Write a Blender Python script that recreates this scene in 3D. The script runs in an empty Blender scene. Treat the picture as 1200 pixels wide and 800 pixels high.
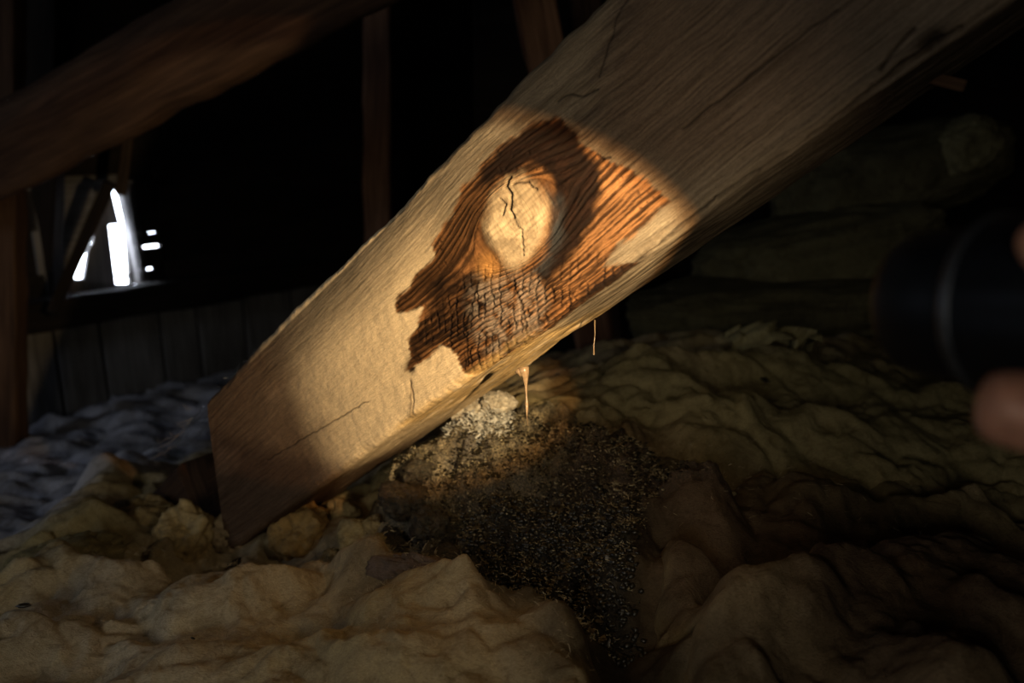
import bpy, bmesh, math, random
import numpy as np
from mathutils import Vector, Matrix, Quaternion

# ------------------------------------------------------------------ camera
F_PX = 1200*28/36.0
PITCH = math.radians(15)
CAM = np.array([0.0, 0.0, 1.0])
RT = np.array([1.0, 0, 0])
FW = np.array([0, math.cos(PITCH), -math.sin(PITCH)])
UP = np.array([0, math.sin(PITCH), math.cos(PITCH)])
scene = bpy.context.scene
cam_d = bpy.data.cameras.new('camera'); cam = bpy.data.objects.new('camera', cam_d)
scene.collection.objects.link(cam); scene.camera = cam
cam.location = CAM; cam.rotation_euler = (math.pi/2-PITCH, 0, 0)
cam_d.lens = 28; cam_d.sensor_width = 36; cam_d.clip_start = 0.01; cam_d.clip_end = 100
cam_d.dof.use_dof = True; cam_d.dof.focus_distance = 0.66; cam_d.dof.aperture_fstop = 4.6

def P(x, y, d):
    """world point seen at photograph pixel (x, y), d metres along the view axis"""
    return CAM + d*(FW + RT*(x-600)/F_PX - UP*(y-400)/F_PX)

# ------------------------------------------------------------------ sky and lamps
world = bpy.data.worlds.new('overcast_sky'); scene.world = world; world.use_nodes = True
bg = world.node_tree.nodes['Background']
bg.inputs[0].default_value = (0.78, 0.86, 1.0, 1); bg.inputs[1].default_value = 18.0

TORCH_F = P(1080, 355, .28)                      # centre of the torch's front glass
TORCH_A = np.array([-0.3755, 0.9180, -0.1272])   # torch axis, set by the fit below
AIM = P(592, 338, .63)
TORCH_A = AIM-TORCH_F; TORCH_A /= np.linalg.norm(TORCH_A)

def spot(name, energy, color, size_deg, ring, loc, ax, rad):
    ld = bpy.data.lights.new(name, 'SPOT'); o = bpy.data.objects.new(name, ld)
    scene.collection.objects.link(o)
    o.location = loc
    o.rotation_euler = Vector(ax).to_track_quat('-Z', 'Y').to_euler()
    ld.energy = energy; ld.color = color; ld.spot_size = math.radians(size_deg)
    ld.shadow_soft_size = rad; ld.spot_blend = ring
    return o
TORCH_BEAM = spot('torch_beam_light', 15.0, (1.0, 0.82, 0.50), 39.0, 0.10, TORCH_F+TORCH_A*.004, TORCH_A, .008)
TORCH_RIM = spot('torch_beam_rim_light', 6.0, (1.0, 0.50, 0.17), 42.4, 0.05, TORCH_F+TORCH_A*.004, TORCH_A, .006)
TORCH_SPILL = spot('torch_spill_light', 1.0, (1.0, 0.80, 0.55), 110, 0.9, TORCH_F+TORCH_A*.004, TORCH_A, .008)

def area(name, loc, target, size, energy, color):
    ld = bpy.data.lights.new(name, 'AREA'); o = bpy.data.objects.new(name, ld)
    scene.collection.objects.link(o)
    ld.size = size; ld.energy = energy; ld.color = color
    o.location = loc
    o.rotation_euler = (Vector(target)-Vector(loc)).to_track_quat('-Z', 'Y').to_euler()
    return o
# added fill lamp behind the camera, lifting the foreground wool and the strut
BACK_FILL = area('added_back_fill', (-0.42, -0.85, 1.12), (0.0, 0.75, .7), .45, 2.9, (1.0, 0.93, 0.78))

# added cool fill lamp, unseen at the left, for far wool and low boards
LEFT_FILL = area('added_left_fill', (-2.25, .25, 1.1), (-.9, 2.1, .4), .35, 3.2, (.70, .80, 1.0))

scene.view_settings.view_transform = 'Standard'; scene.view_settings.look = 'None'
scene.view_settings.gamma = 1.0; scene.view_settings.use_curve_mapping = False
scene.view_settings.exposure = 0.0

# ------------------------------------------------------------------ numpy noise
def _hash(ix, iy, iz, seed):
    h = (ix.astype(np.int64)*374761393 + iy.astype(np.int64)*668265263 + iz.astype(np.int64)*2147483647 + seed*144269) & 0xffffffff
    h = ((h ^ (h >> 13))*1274126177) & 0xffffffff
    h = h ^ (h >> 16)
    return (h & 0xffff)/65535.0*2-1
def noise(x, y, z=None, seed=0):
    if z is None:
        x0 = np.floor(x); y0 = np.floor(y); fx = x-x0; fy = y-y0
        ux = fx*fx*fx*(fx*(fx*6-15)+10); uy = fy*fy*fy*(fy*(fy*6-15)+10)
        x0 = x0.astype(np.int64); y0 = y0.astype(np.int64); k = np.zeros_like(x0)
        def g(dx, dy):
            h = _hash(x0+dx, y0+dy, k, seed)*math.pi
            return np.cos(h)*(fx-dx)+np.sin(h)*(fy-dy)
        a = g(0,0)+(g(1,0)-g(0,0))*ux; b = g(0,1)+(g(1,1)-g(0,1))*ux
        return (a+(b-a)*uy)*1.5
    x0 = np.floor(x); y0 = np.floor(y); z0 = np.floor(z); fx = x-x0; fy = y-y0; fz = z-z0
    ux = fx*fx*(3-2*fx); uy = fy*fy*(3-2*fy); uz = fz*fz*(3-2*fz)
    x0 = x0.astype(np.int64); y0 = y0.astype(np.int64); z0 = z0.astype(np.int64)
    v = lambda a, b, c: _hash(x0+a, y0+b, z0+c, seed)
    def pl(c):
        a = v(0,0,c)+(v(1,0,c)-v(0,0,c))*ux; b = v(0,1,c)+(v(1,1,c)-v(0,1,c))*ux
        return a+(b-a)*uy
    a = pl(0); b = pl(1)
    return a+(b-a)*uz
def fbm(x, y, oct=4, seed=0, z=None):
    s = 0; a = 1; t = 0
    for i in range(oct):
        s = s + a*noise(x*2**i, y*2**i, None if z is None else z*2**i, seed+i*17); t += a; a *= .5
    return s/t
def smooth(a, b, x):
    t = np.clip((x-a)/(b-a), 0, 1); return t*t*(3-2*t)
def seg_dist(x, y, ax, ay, bx, by):
    dx, dy = bx-ax, by-ay; L = dx*dx+dy*dy+1e-12
    t = np.clip(((x-ax)*dx+(y-ay)*dy)/L, 0, 1)
    return np.hypot(x-ax-t*dx, y-ay-t*dy), t
def line_dist(x, y, pts):
    d = np.full_like(x, 1e9)
    for (a, b) in zip(pts[:-1], pts[1:]): d = np.minimum(d, seg_dist(x, y, a[0], a[1], b[0], b[1])[0])
    return d
def poly_sd(x, y, pts):
    """signed distance to a polygon, positive inside"""
    n = len(pts); d = line_dist(x, y, list(pts)+[pts[0]]); ins = np.zeros(x.shape, bool)
    for i in range(n):
        ax, ay = pts[i][:2]; bx, by = pts[(i+1) % n][:2]
        c = ((ay > y) != (by > y)) & (x < (bx-ax)*(y-ay)/((by-ay)+1e-15)+ax)
        ins ^= c
    return np.where(ins, d, -d)

# ------------------------------------------------------------------ materials
def new_mat(name):
    m = bpy.data.materials.new(name); m.use_nodes = True
    nt = m.node_tree; return m, nt, nt.nodes, nt.links, nt.nodes['Principled BSDF']
def ramp(nd, stops):
    r = nd.new('ShaderNodeValToRGB'); e = r.color_ramp.elements
    while len(e) < len(stops): e.new(.5)
    for i, (p, c) in enumerate(stops):
        e[i].position = p; e[i].color = (*c, 1) if len(c) == 3 else c
    return r
def mixc(nd, ln, mode, fac, a, b):
    m = nd.new('ShaderNodeMix'); m.data_type = 'RGBA'; m.blend_type = mode
    for sock, val in ((m.inputs[0], fac), (m.inputs[6], a), (m.inputs[7], b)):
        if hasattr(val, 'is_linked') or isinstance(val, bpy.types.NodeSocket): ln.new(val, sock)
        elif isinstance(val, (int, float)): sock.default_value = val
        else: sock.default_value = (*val, 1)
    return m.outputs[2]
def attr(nd, name):
    a = nd.new('ShaderNodeAttribute'); a.attribute_name = name; return a
def mapping(nd, ln, src, scale):
    m = nd.new('ShaderNodeMapping'); m.inputs['Scale'].default_value = scale; ln.new(src, m.inputs[0]); return m.outputs[0]
def tex_noise(nd, ln, vec, scale, detail=4, rough=.6, dist=0):
    t = nd.new('ShaderNodeTexNoise'); t.inputs['Scale'].default_value = scale; t.inputs['Detail'].default_value = detail
    t.inputs['Roughness'].default_value = rough; t.inputs['Distortion'].default_value = dist
    ln.new(vec, t.inputs['Vector']); return t.outputs[0]
def mathn(nd, ln, op, a, b=0.0):
    m = nd.new('ShaderNodeMath'); m.operation = op
    for s, v in ((m.inputs[0], a), (m.inputs[1], b)):
        if isinstance(v, (int, float)): s.default_value = v
        else: ln.new(v, s)
    return m.outputs[0]
def bump(nd, ln, h, strength, dist, prev=None):
    b = nd.new('ShaderNodeBump'); b.inputs['Strength'].default_value = strength if isinstance(strength, (int, float)) else 1
    if not isinstance(strength, (int, float)): ln.new(strength, b.inputs['Strength'])
    b.inputs['Distance'].default_value = dist; ln.new(h, b.inputs['Height'])
    if prev: ln.new(prev, b.inputs['Normal'])
    return b.outputs[0]

def mat_stained_wood():
    m, nt, nd, ln, bs = new_mat('stained_timber')
    col = attr(nd, 'col').outputs[0]; g = attr(nd, 'grain').outputs['Vector']; ms = nd.new('ShaderNodeSeparateColor')
    ln.new(attr(nd, 'mask').outputs[0], ms.inputs[0])
    fine = tex_noise(nd, ln, mapping(nd, ln, g, (22, 700, 1)), 1, 5, .65)
    mid = tex_noise(nd, ln, mapping(nd, ln, g, (7, 260, 1)), 1, 4, .6)
    fib = tex_noise(nd, ln, mapping(nd, ln, g, (260, 900, 1)), 1, 3, .6, 1.5)
    r1 = ramp(nd, [(.3, (.52, .50, .47)), (.55, (1, 1, 1)), (.75, (1.25, 1.25, 1.22))]); ln.new(fine, r1.inputs[0])
    r2 = ramp(nd, [(.3, (.74, .70, .66)), (.5, (1, 1, 1)), (.7, (1.1, 1.1, 1.1))]); ln.new(mid, r2.inputs[0])
    r3 = ramp(nd, [(.3, (.7, .68, .64)), (.5, (1, 1, 1)), (.72, (1.35, 1.33, 1.3))]); ln.new(fib, r3.inputs[0])
    sm = mathn(nd, ln, 'SUBTRACT', 1.0, mathn(nd, ln, 'MULTIPLY', ms.outputs[2], .75)); c = mixc(nd, ln, 'MULTIPLY', sm, col, r1.outputs[0]); c = mixc(nd, ln, 'MULTIPLY', sm, c, r2.outputs[0])
    c = mixc(nd, ln, 'MULTIPLY', .8, c, r3.outputs[0])
    ln.new(c, bs.inputs['Base Color'])
    rr = nd.new('ShaderNodeMapRange'); ln.new(ms.outputs[0], rr.inputs[0]); rr.inputs[3].default_value = .78; rr.inputs[4].default_value = .72
    ln.new(rr.outputs[0], bs.inputs['Roughness']); bs.inputs['Specular IOR Level'].default_value = .09
    n = bump(nd, ln, fine, mathn(nd, ln, 'MULTIPLY', sm, .4), .0014); n = bump(nd, ln, fib, .55, .0009, n); ln.new(n, bs.inputs['Normal'])
    return m
def mat_wood(name, c1, c2, bumpd=.002, rough=.85):
    m, nt, nd, ln, bs = new_mat(name)
    g = attr(nd, 'grain').outputs['Vector']
    a = tex_noise(nd, ln, mapping(nd, ln, g, (5, 110, 110)), 1, 5, .65); b = tex_noise(nd, ln, mapping(nd, ln, g, (3, 9, 9)), 1, 3, .5)
    r = ramp(nd, [(.3, c1), (.7, c2)]); ln.new(a, r.inputs[0])
    r2 = ramp(nd, [(.35, (.6, .57, .54)), (.65, (1.1, 1.1, 1.1))]); ln.new(b, r2.inputs[0])
    ln.new(mixc(nd, ln, 'MULTIPLY', 1.0, r.outputs[0], r2.outputs[0]), bs.inputs['Base Color'])
    bs.inputs['Roughness'].default_value = rough; bs.inputs['Specular IOR Level'].default_value = .2
    ln.new(bump(nd, ln, a, .6, bumpd), bs.inputs['Normal']); return m
def mat_wool():
    m, nt, nd, ln, bs = new_mat('mineral_wool')
    tc = nd.new('ShaderNodeTexCoord').outputs['Object']; col = attr(nd, 'col').outputs[0]; wet = attr(nd, 'wet').outputs['Fac']
    n1 = tex_noise(nd, ln, tc, 38, 6, .7, 1.2); n2 = tex_noise(nd, ln, tc, 330, 4, .75, 1.6); n3 = tex_noise(nd, ln, mapping(nd, ln, tc, (1, 2.6, 2.6)), 130, 5, .7, 2.5)
    r1 = ramp(nd, [(.3, (.55, .50, .42)), (.5, (1, 1, 1)), (.7, (1.2, 1.2, 1.15))]); ln.new(n1, r1.inputs[0])
    r3 = ramp(nd, [(.32, (.6, .56, .5)), (.5, (1, 1, 1)), (.68, (1.3, 1.3, 1.3))]); ln.new(n3, r3.inputs[0])
    c = mixc(nd, ln, 'MULTIPLY', .85, col, r1.outputs[0]); c = mixc(nd, ln, 'MULTIPLY', .75, c, r3.outputs[0])
    # a wet, mouldy crust breaks up into dark pits and pale glints of fibre
    r4 = ramp(nd, [(.40, (.16, .15, .12)), (.52, (.8, .8, .8)), (.64, (1.7, 1.6, 1.35))]); ln.new(n2, r4.inputs[0])
    c2 = mixc(nd, ln, 'MULTIPLY', 1.0, c, r4.outputs[0]); c = mixc(nd, ln, 'MIX', wet, c, c2)
    ln.new(c, bs.inputs['Base Color'])
    rr = nd.new('ShaderNodeMapRange'); ln.new(wet, rr.inputs[0]); rr.inputs[3].default_value = .92; rr.inputs[4].default_value = .38
    ln.new(rr.outputs[0], bs.inputs['Roughness'])
    sp = nd.new('ShaderNodeMapRange'); ln.new(wet, sp.inputs[0]); sp.inputs[3].default_value = .12; sp.inputs[4].default_value = .5
    ln.new(sp.outputs[0], bs.inputs['Specular IOR Level'])
    n = bump(nd, ln, n1, .5, .006); n = bump(nd, ln, n3, .6, .003, n)
    st = nd.new('ShaderNodeMapRange'); ln.new(wet, st.inputs[0]); st.inputs[3].default_value = .35; st.inputs[4].default_value = 1.0
    n = bump(nd, ln, n2, st.outputs[0], .003, n); ln.new(n, bs.inputs['Normal']); return m
def mat_plain(name, color, rough=.6, metal=0.0, spec=.5, nscale=0, nbump=0, trans=0.0, sss=0.0):
    m, nt, nd, ln, bs = new_mat(name)
    bs.inputs['Roughness'].default_value = rough; bs.inputs['Metallic'].default_value = metal
    bs.inputs['Specular IOR Level'].default_value = spec; bs.inputs['Transmission Weight'].default_value = trans
    bs.inputs['Subsurface Weight'].default_value = sss; bs.inputs['Subsurface Scale'].default_value = .006
    tc = nd.new('ShaderNodeTexCoord').outputs['Object']
    t = tex_noise(nd, ln, tc, nscale or 20, 4, .6)
    r = ramp(nd, [(.3, tuple(v*.75 for v in color)), (.7, tuple(min(1, v*1.2) for v in color))]); ln.new(t, r.inputs[0]); ln.new(r.outputs[0], bs.inputs['Base Color'])
    if nbump: ln.new(bump(nd, ln, t, .5, nbump), bs.inputs['Normal'])
    return m
M_STRUT = mat_stained_wood(); M_WOOL = mat_wool()
M_OLD = mat_wood('old_brown_timber', (.035, .018, .010), (.105, .057, .031))
M_RED = mat_wood('reddish_timber', (.12, .058, .034), (.36, .19, .11))
M_DARK = mat_wood('dark_timber', (.02, .013, .009), (.06, .04, .026))
M_GREY = mat_wood('grey_weathered_board', (.11, .105, .10), (.27, .26, .25))
M_PALEBOARD = mat_wood('pale_window_board', (.20, .19, .19), (.42, .40, .40))
M_ROOF = mat_wood('shade_dark_board', (.008, .006, .005), (.026, .018, .012))  # near-black colour makes the shell swallow light and stay in shade
M_BLACK = mat_plain('black_anodised_metal', (.0025, .003, .0042), .5, 0.0, .2, 300, .0002)
M_RING = mat_plain('worn_grey_metal', (.07, .075, .085), .45, .8, .5, 200, .0001)
M_RUBBER = mat_plain('black_rubber', (.006, .006, .007), .7, 0, .3, 120, .0004)
M_SKIN = mat_plain('skin', (.36, .17, .11), .5, 0, .4, 160, .0004, sss=.15)
M_NAIL = mat_plain('fingernail', (.60, .36, .28), .3, 0, .5, 60)
M_CLOTH = mat_plain('dark_jacket_cloth', (.012, .012, .016), .95, 0, .1, 500, .0006)
M_RESIN = mat_plain('wet_brown_slime', (.24, .16, .09), .22, 0, .6, 400, .0008)
M_CRUMB = mat_plain('black_mould_crumb', (.018, .015, .009), .35, 0, .6, 200, .001)
M_FLECK = mat_plain('pale_wet_fibre', (.32, .27, .16), .4, 0, .5, 200)
M_FLUFF = mat_plain('white_wool_fluff', (.62, .60, .52), .9, 0, .1, 160, .002)
M_FIBRE = mat_plain('loose_wool_fibre', (.42, .35, .22), .8, 0, .2, 60)
M_WEB = mat_plain('dusty_cobweb', (.20, .20, .20), .9, 0, .1, 60)
M_GLASS = mat_plain('torch_glass', (.9, .9, .9), .05, 0, .5, 20, trans=1.0)

# ------------------------------------------------------------------ object helpers
ORIGIN = {}
def link(o): scene.collection.objects.link(o); return o
def tag(o, label=None, cat=None, group=None, kind=None):
    if label: o['label'] = label
    if cat: o['category'] = cat
    if group: o['group'] = group
    if kind: o['kind'] = kind
    return o
def empty(name, loc, label=None, cat=None, group=None, kind=None):
    o = link(bpy.data.objects.new(name, None)); o.location = tuple(loc); o.empty_display_size = .05
    ORIGIN[o] = np.array(loc, float); return tag(o, label, cat, group, kind)
def mesh(name, verts, faces, mat, parent=None, attrs=None, smooth_sh=True):
    """one mesh object from world coordinates; quads or mixed faces"""
    v = np.asarray(verts, float)
    if parent is not None: org = ORIGIN[parent]
    else:
        org = v.mean(0); org[2] = v[:, 2].min()
    me = bpy.data.meshes.new(name); vv = (v-org)
    if isinstance(faces, np.ndarray):
        k = faces.shape[1]; me.vertices.add(len(vv)); me.vertices.foreach_set('co', vv.astype(np.float32).ravel())
        me.loops.add(faces.size); me.loops.foreach_set('vertex_index', faces.astype(np.int32).ravel())
        me.polygons.add(len(faces)); me.polygons.foreach_set('loop_start', np.arange(0, faces.size, k, dtype=np.int32))
        me.update(calc_edges=True); me.validate()
    else: me.from_pydata([tuple(p) for p in vv], [], faces); me.update()
    if smooth_sh: me.polygons.foreach_set('use_smooth', np.ones(len(me.polygons), bool))
    for nm, a in (attrs or {}).items():
        a = np.asarray(a, np.float32)
        if a.ndim == 1: t = me.attributes.new(nm, 'FLOAT', 'POINT'); t.data.foreach_set('value', a)
        elif a.shape[1] == 3 and nm == 'grain': t = me.attributes.new(nm, 'FLOAT_VECTOR', 'POINT'); t.data.foreach_set('vector', a.ravel())
        else:
            c = np.ones((len(a), 4), np.float32); c[:, :3] = a[:, :3]
            t = me.attributes.new(nm, 'FLOAT_COLOR', 'POINT'); t.data.foreach_set('color', c.ravel())
    me.materials.append(mat); o = link(bpy.data.objects.new(name, me))
    if parent is not None: o.parent = parent; ORIGIN[o] = org
    else: o.location = tuple(org); ORIGIN[o] = org
    return o
def grid_faces(n, m, wrap=False):
    """n rows, m columns"""
    i, j = np.meshgrid(np.arange(n-1), np.arange(m if wrap else m-1), indexing='ij'); j2 = (j+1) % m
    return np.stack([i*m+j, i*m+j2, (i+1)*m+j2, (i+1)*m+j], -1).reshape(-1, 4)
def submesh(verts, faces, keep, attrs):
    f = faces[keep]; used = np.unique(f); mp = np.full(len(verts), -1); mp[used] = np.arange(len(used))
    return verts[used], mp[f], {k: a[used] for k, a in attrs.items()}
def beam(name, A, B, w, h, hint, mat, parent=None, seed=0, nu=60, rough=.004, cham=.012, bend=0.0):
    """a hewn timber from A to B: w across, h deep, front face towards 'hint', with rounded, wavering arrises"""
    A = np.array(A, float); B = np.array(B, float); L = np.linalg.norm(B-A); d = (B-A)/L
    n = np.array(hint, float); n -= d*(n@d); n /= np.linalg.norm(n); wv = np.cross(d, n)
    prof = []
    k = 5
    for (sx, sy, a0) in ((1, 1, 0), (-1, 1, 90), (-1, -1, 180), (1, -1, 270)):
        cx, cy = sx*(w/2-cham), sy*(h/2-cham)
        for i in range(k):
            a = math.radians(a0+90*i/(k-1)); prof.append((cx+cham*math.cos(a), cy+cham*math.sin(a)))
        nx, ny = {(1, 1): (-1, 1), (-1, 1): (-1, -1), (-1, -1): (1, -1), (1, -1): (1, 1)}[(sx, sy)]
        p0 = prof[-1]; a = math.radians(a0+90); p1 = (nx*(w/2-cham)+cham*math.cos(a), ny*(h/2-cham)+cham*math.sin(a))
        for i in range(1, 6): prof.append((p0[0]+(p1[0]-p0[0])*i/6, p0[1]+(p1[1]-p0[1])*i/6))
    pr = np.array(prof); m = len(pr); u = np.linspace(0, L, nu)
    UU, J = np.meshgrid(u, np.arange(m), indexing='ij'); X = pr[J, 0]; Y = pr[J, 1]
    per = np.concatenate([[0], np.cumsum(np.linalg.norm(np.diff(pr, axis=0), axis=1))])
    S = 1+rough/(w/2)*(fbm(UU*6, X*14+Y*9, 3, seed)*2.5+noise(UU*3, Y*8, seed=seed+5))
    X2 = X*S+bend*np.sin(UU/L*math.pi); Y2 = Y*S
    V = A+d*UU[..., None]+wv*X2[..., None]+n*Y2[..., None]
    V = V.reshape(-1, 3); fc = [tuple(q) for q in grid_faces(nu, m, True)[:, ::-1]]
    fc += [tuple(range(m)), tuple(range((nu-1)*m, nu*m))[::-1]]
    g = np.stack([UU+seed*3.1, per[J]+seed, np.zeros_like(UU)], -1).reshape(-1, 3)
    return mesh(name, V, fc, mat, parent, {'grain': g})
def tube(pts, rads, n=8):
    """closed tapered tube, returns verts, faces"""
    pts = [np.array(p, float) for p in pts]; V = []; Fc = []
    prev = None
    for i, p in enumerate(pts):
        t = pts[min(i+1, len(pts)-1)]-pts[max(i-1, 0)]; t /= np.linalg.norm(t)+1e-12
        a = np.array([0, 0, 1.]) if abs(t[2]) < .9 else np.array([1., 0, 0])
        if prev is not None: a = prev
        s = np.cross(t, a); s /= np.linalg.norm(s); b = np.cross(s, t); prev = b
        for k in range(n):
            th = 2*math.pi*k/n; V.append(p+rads[i]*(s*math.cos(th)+b*math.sin(th)))
    for i in range(len(pts)-1):
        for k in range(n): Fc.append((i*n+k, i*n+(k+1) % n, (i+1)*n+(k+1) % n, (i+1)*n+k))
    Fc.append(tuple(range(n))[::-1]); Fc.append(tuple(range((len(pts)-1)*n, len(pts)*n)))
    return V, Fc
def lathe(base, ax, prof, n=64, flute=None):
    ax = np.array(ax)/np.linalg.norm(ax); s = np.cross(ax, [0, 0, 1.]); s /= np.linalg.norm(s); b = np.cross(s, ax); V = []; Fc = []
    for (z, r) in prof:
        for k in range(n):
            th = 2*math.pi*k/n; rr = r*(flute(z, th) if flute else 1); V.append(np.array(base)+ax*z+rr*(s*math.cos(th)+b*math.sin(th)))
    for i in range(len(prof)-1):
        for k in range(n): Fc.append((i*n+k, i*n+(k+1) % n, (i+1)*n+(k+1) % n, (i+1)*n+k))
    return V, Fc, n
def slab(poly, n, t, name, mat, parent=None, seed=0):
    """a board: planar polygon given by world points, thickness t along -n, slightly bevelled look by inset"""
    poly = [np.array(p, float) for p in poly]; n = np.array(n)/np.linalg.norm(n); c = sum(poly)/len(poly); k = len(poly)
    ins = [c+(p-c)*(1-.006/max(.02, np.linalg.norm(p-c))) for p in poly]
    V = [p for p in ins]+[p-n*.003 for p in poly]+[p-n*t for p in poly]
    Fc = [tuple(range(k))]+[(i, k+i, k+(i+1) % k, (i+1) % k) for i in range(k)]+[(k+i, 2*k+i, 2*k+(i+1) % k, k+(i+1) % k) for i in range(k)]+[tuple(range(2*k, 3*k))[::-1]]
    L = max(range(k), key=lambda i: np.linalg.norm(poly[(i+1) % k]-poly[i])); d = poly[(L+1) % k]-poly[L]; d /= np.linalg.norm(d); e = np.cross(n, d)
    g = np.array([((v-c)@d+seed*1.7, (v-c)@e+seed*.37, (v-c)@n) for v in V])
    return mesh(name, V, Fc, mat, parent, {'grain': g}, smooth_sh=False)

# ------------------------------------------------------------------ roof space shell
WA = P(65, 400, 2.3); WB = P(380, 400, 3.0)
wd = WB-WA; wd[2] = 0; wd /= np.linalg.norm(wd)
WN = np.array([wd[1], -wd[0], 0.0])
if WN@(CAM-WA) < 0: WN = -WN
def wall_hit(px, py, off=0.0):
    """pixel ray onto the gable wall plane pushed back by off"""
    v = P(px, py, 1)-CAM; o = WA-WN*off; return CAM+v*(((o-CAM)@WN)/(v@WN))
def wsz(px, py, off=0.0):
    p = wall_hit(px, py, off); return (p-WA)@wd, p[2]
def wpt(s, z, off=0.0): return np.array([*(WA+wd*s-WN*off)[:2], z])
rng = random.Random(7)

wall = empty('wall_back', wpt(0, 0), kind='structure')
sR0, zR0 = wsz(149, 220); sR1, zR1 = wsz(168, 337)       # right jamb line
sL0, zL0 = wsz(100, 226); sL1, zL1 = wsz(44, 349)
z_sill = zR1; z_top = zR0+.02
def jamb(z): return sR0+(sR1-sR0)*(z-zR0)/(zR1-zR0)
def jambL(z): return wsz(70, 300)[0]-.04
S0, S1 = -1.75, 6.9
def board(s0a, s0b, s1a, s1b, z0, z1, off=0, t=.022, name='plank', mat=M_ROOF, par=wall):
    return slab([wpt(s0a, z0, off), wpt(s1a, z0, off), wpt(s1b, z1, off), wpt(s0b, z1, off)], WN, t, name, mat, par, rng.randint(0, 99))
slit_z = [wsz(178, y)[1] for y in (315, 289, 273)]
sG1 = wsz(191, 289)[0]
z = z_sill-.045
rows = []; done_rows = []
z = 0.0
while z < 2.3:
    h = .125+rng.uniform(-.015, .015); rows.append((z, z+h)); z += h
for (a, b) in rows:
    m_ = M_ROOF
    odd = len(done_rows) % 2; done_rows.append(a); dj = .014*odd
    if odd: a, b = a-.012, b+.012
    if b <= z_sill+.001 or a >= z_top:
        cut = rng.uniform(.3, 1.6); board(S0, S0, cut, cut, a, b-.001, dj); board(cut, cut, S1, S1, a, b-.001, dj)
    else:
        a2 = max(a, z_sill); b2 = min(b, z_top)
        board(S0, S0, jambL(a), jambL(b), a, b-.001, dj)
        board(sG1, sG1, S1, S1, a, b-.001, dj)
        if a < z_sill: board(jambL(a), jambL(a), sG1, sG1, a, z_sill, dj)
        if b > z_top: board(jambL(a), jambL(a), sG1, sG1, z_top, b-.001, dj)
# short boards right of the opening leave three slits of daylight between them
edges = sorted(slit_z); w_ = [.007, .009, .004]; ends = [wsz(181, 315)[0], wsz(191, 289)[0], wsz(185, 273)[0]]; starts = [wsz(168, 315)[0], wsz(165, 289)[0], wsz(174, 273)[0]]
zz = z_sill
for i, e in enumerate(edges):
    board(jamb(zz), jamb(e-w_[i]/2), sG1, sG1, zz, e-w_[i]/2, 0, name='short_plank')
    if ends[i] < sG1-.005: board(ends[i], ends[i], sG1, sG1, e-w_[i]/2, e+w_[i]/2, 0, name='short_plank')
    if starts[i] > jamb(e)+.01: board(jamb(e), jamb(e), starts[i], starts[i], e-w_[i]/2, e+w_[i]/2, 0, name='short_plank')
    zz = e+w_[i]/2
board(jamb(zz), jamb(z_top), sG1, sG1, zz, z_top, 0, name='short_plank')

# the gable opening: jamb, sill and the loose outer boards that break the daylight into three shapes
win = empty('window_1', wpt(sR1-.1, z_sill), kind='structure')
D = .065
def wq(pts, off): return [wall_hit(x, y, off) for x, y in pts]
jv = [wpt(jamb(z_sill), z_sill), wpt(jamb(z_top), z_top)]
slab([jv[0], jv[1], jv[1]-WN*D, jv[0]-WN*D], wd*-1, .02, 'window_jamb', M_PALEBOARD, win, 3)
sl = jambL(0)
slab([wpt(sl, z_sill), wpt(jamb(z_sill), z_sill), wpt(jamb(z_sill)+.03, z_sill, D), wpt(sl-.03, z_sill, D)], (0, 0, 1), .02, 'window_sill', M_PALEBOARD, win, 5)
slab([wpt(sl, z_sill), wpt(sl, z_top), wpt(sl, z_top, D), wpt(sl, z_sill, D)], wd, .02, 'window_jamb', M_GREY, win, 7)
slab([wpt(sl, z_top), wpt(jamb(z_top), z_top), wpt(jamb(z_top), z_top, D), wpt(sl, z_top, D)], (0, 0, -1), .02, 'window_head', M_GREY, win, 9)
for k, pg in enumerate([
    [(20, 260), (20, 302), (92, 302), (101, 289), (104, 260)], [(20, 300), (20, 380), (86, 380), (88, 327), (92, 301)],   # boards at the left
    [(20, 190), (20, 263), (104, 263), (119, 190)],
    [(104, 262), (103, 279), (111, 273), (134, 222), (134, 190), (119, 190)],
    [(98, 340), (98, 327), (104, 292), (109, 285), (111, 273), (120, 256), (128, 262), (137, 340)],      # inner stile
    [(111, 272), (120, 245), (131, 222), (141, 263), (127, 264)],                                        # top piece
    [(153, 322), (134, 322), (134, 325), (153, 325)],                                                    # thin bar
    [(84, 327), (98, 327), (137, 333), (158, 333), (158, 380), (60, 380)],                               # bottom rail
    [(152, 333), (147, 262), (138, 221), (133, 222), (133, 190), (158, 190), (158, 333)]]):              # board past the jamb
    slab(wq(pg, D+(.003 if k == 0 else 0)), WN, .018, 'outer_board', M_GREY, win, 20+k)

# low boarding under the opening, behind a dark rail
low = empty('wall_left', wpt(0, 0), kind='structure')
xs = [(-60, 64), (66, 119), (121, 190), (192, 234), (236, 289), (291, 345), (347, 420), (422, 520), (522, 640)]
for k, (x0, x1) in enumerate(xs):
    s0 = wsz(x0, 400, -.03)[0]; s1 = wsz(x1, 400, -.03)[0]; ztop = wsz(120, 360, -.03)[1]
    slab([wpt(s0, .05, -.03), wpt(s1-.004, .05, -.03), wpt(s1-.004, ztop, -.03), wpt(s0, ztop, -.03)], WN, .025, 'upright_board', M_GREY, low, 40+k)
tag(beam('wall_rail', wpt(-.35, wsz(100, 361, -.07)[1], -.07), wpt(2.2, wsz(100, 361, -.07)[1], -.07), .085, .07, WN, M_ROOF, None, 3),
    'nearly black horizontal rail running along under the bright triangular opening', 'rail')

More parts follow.
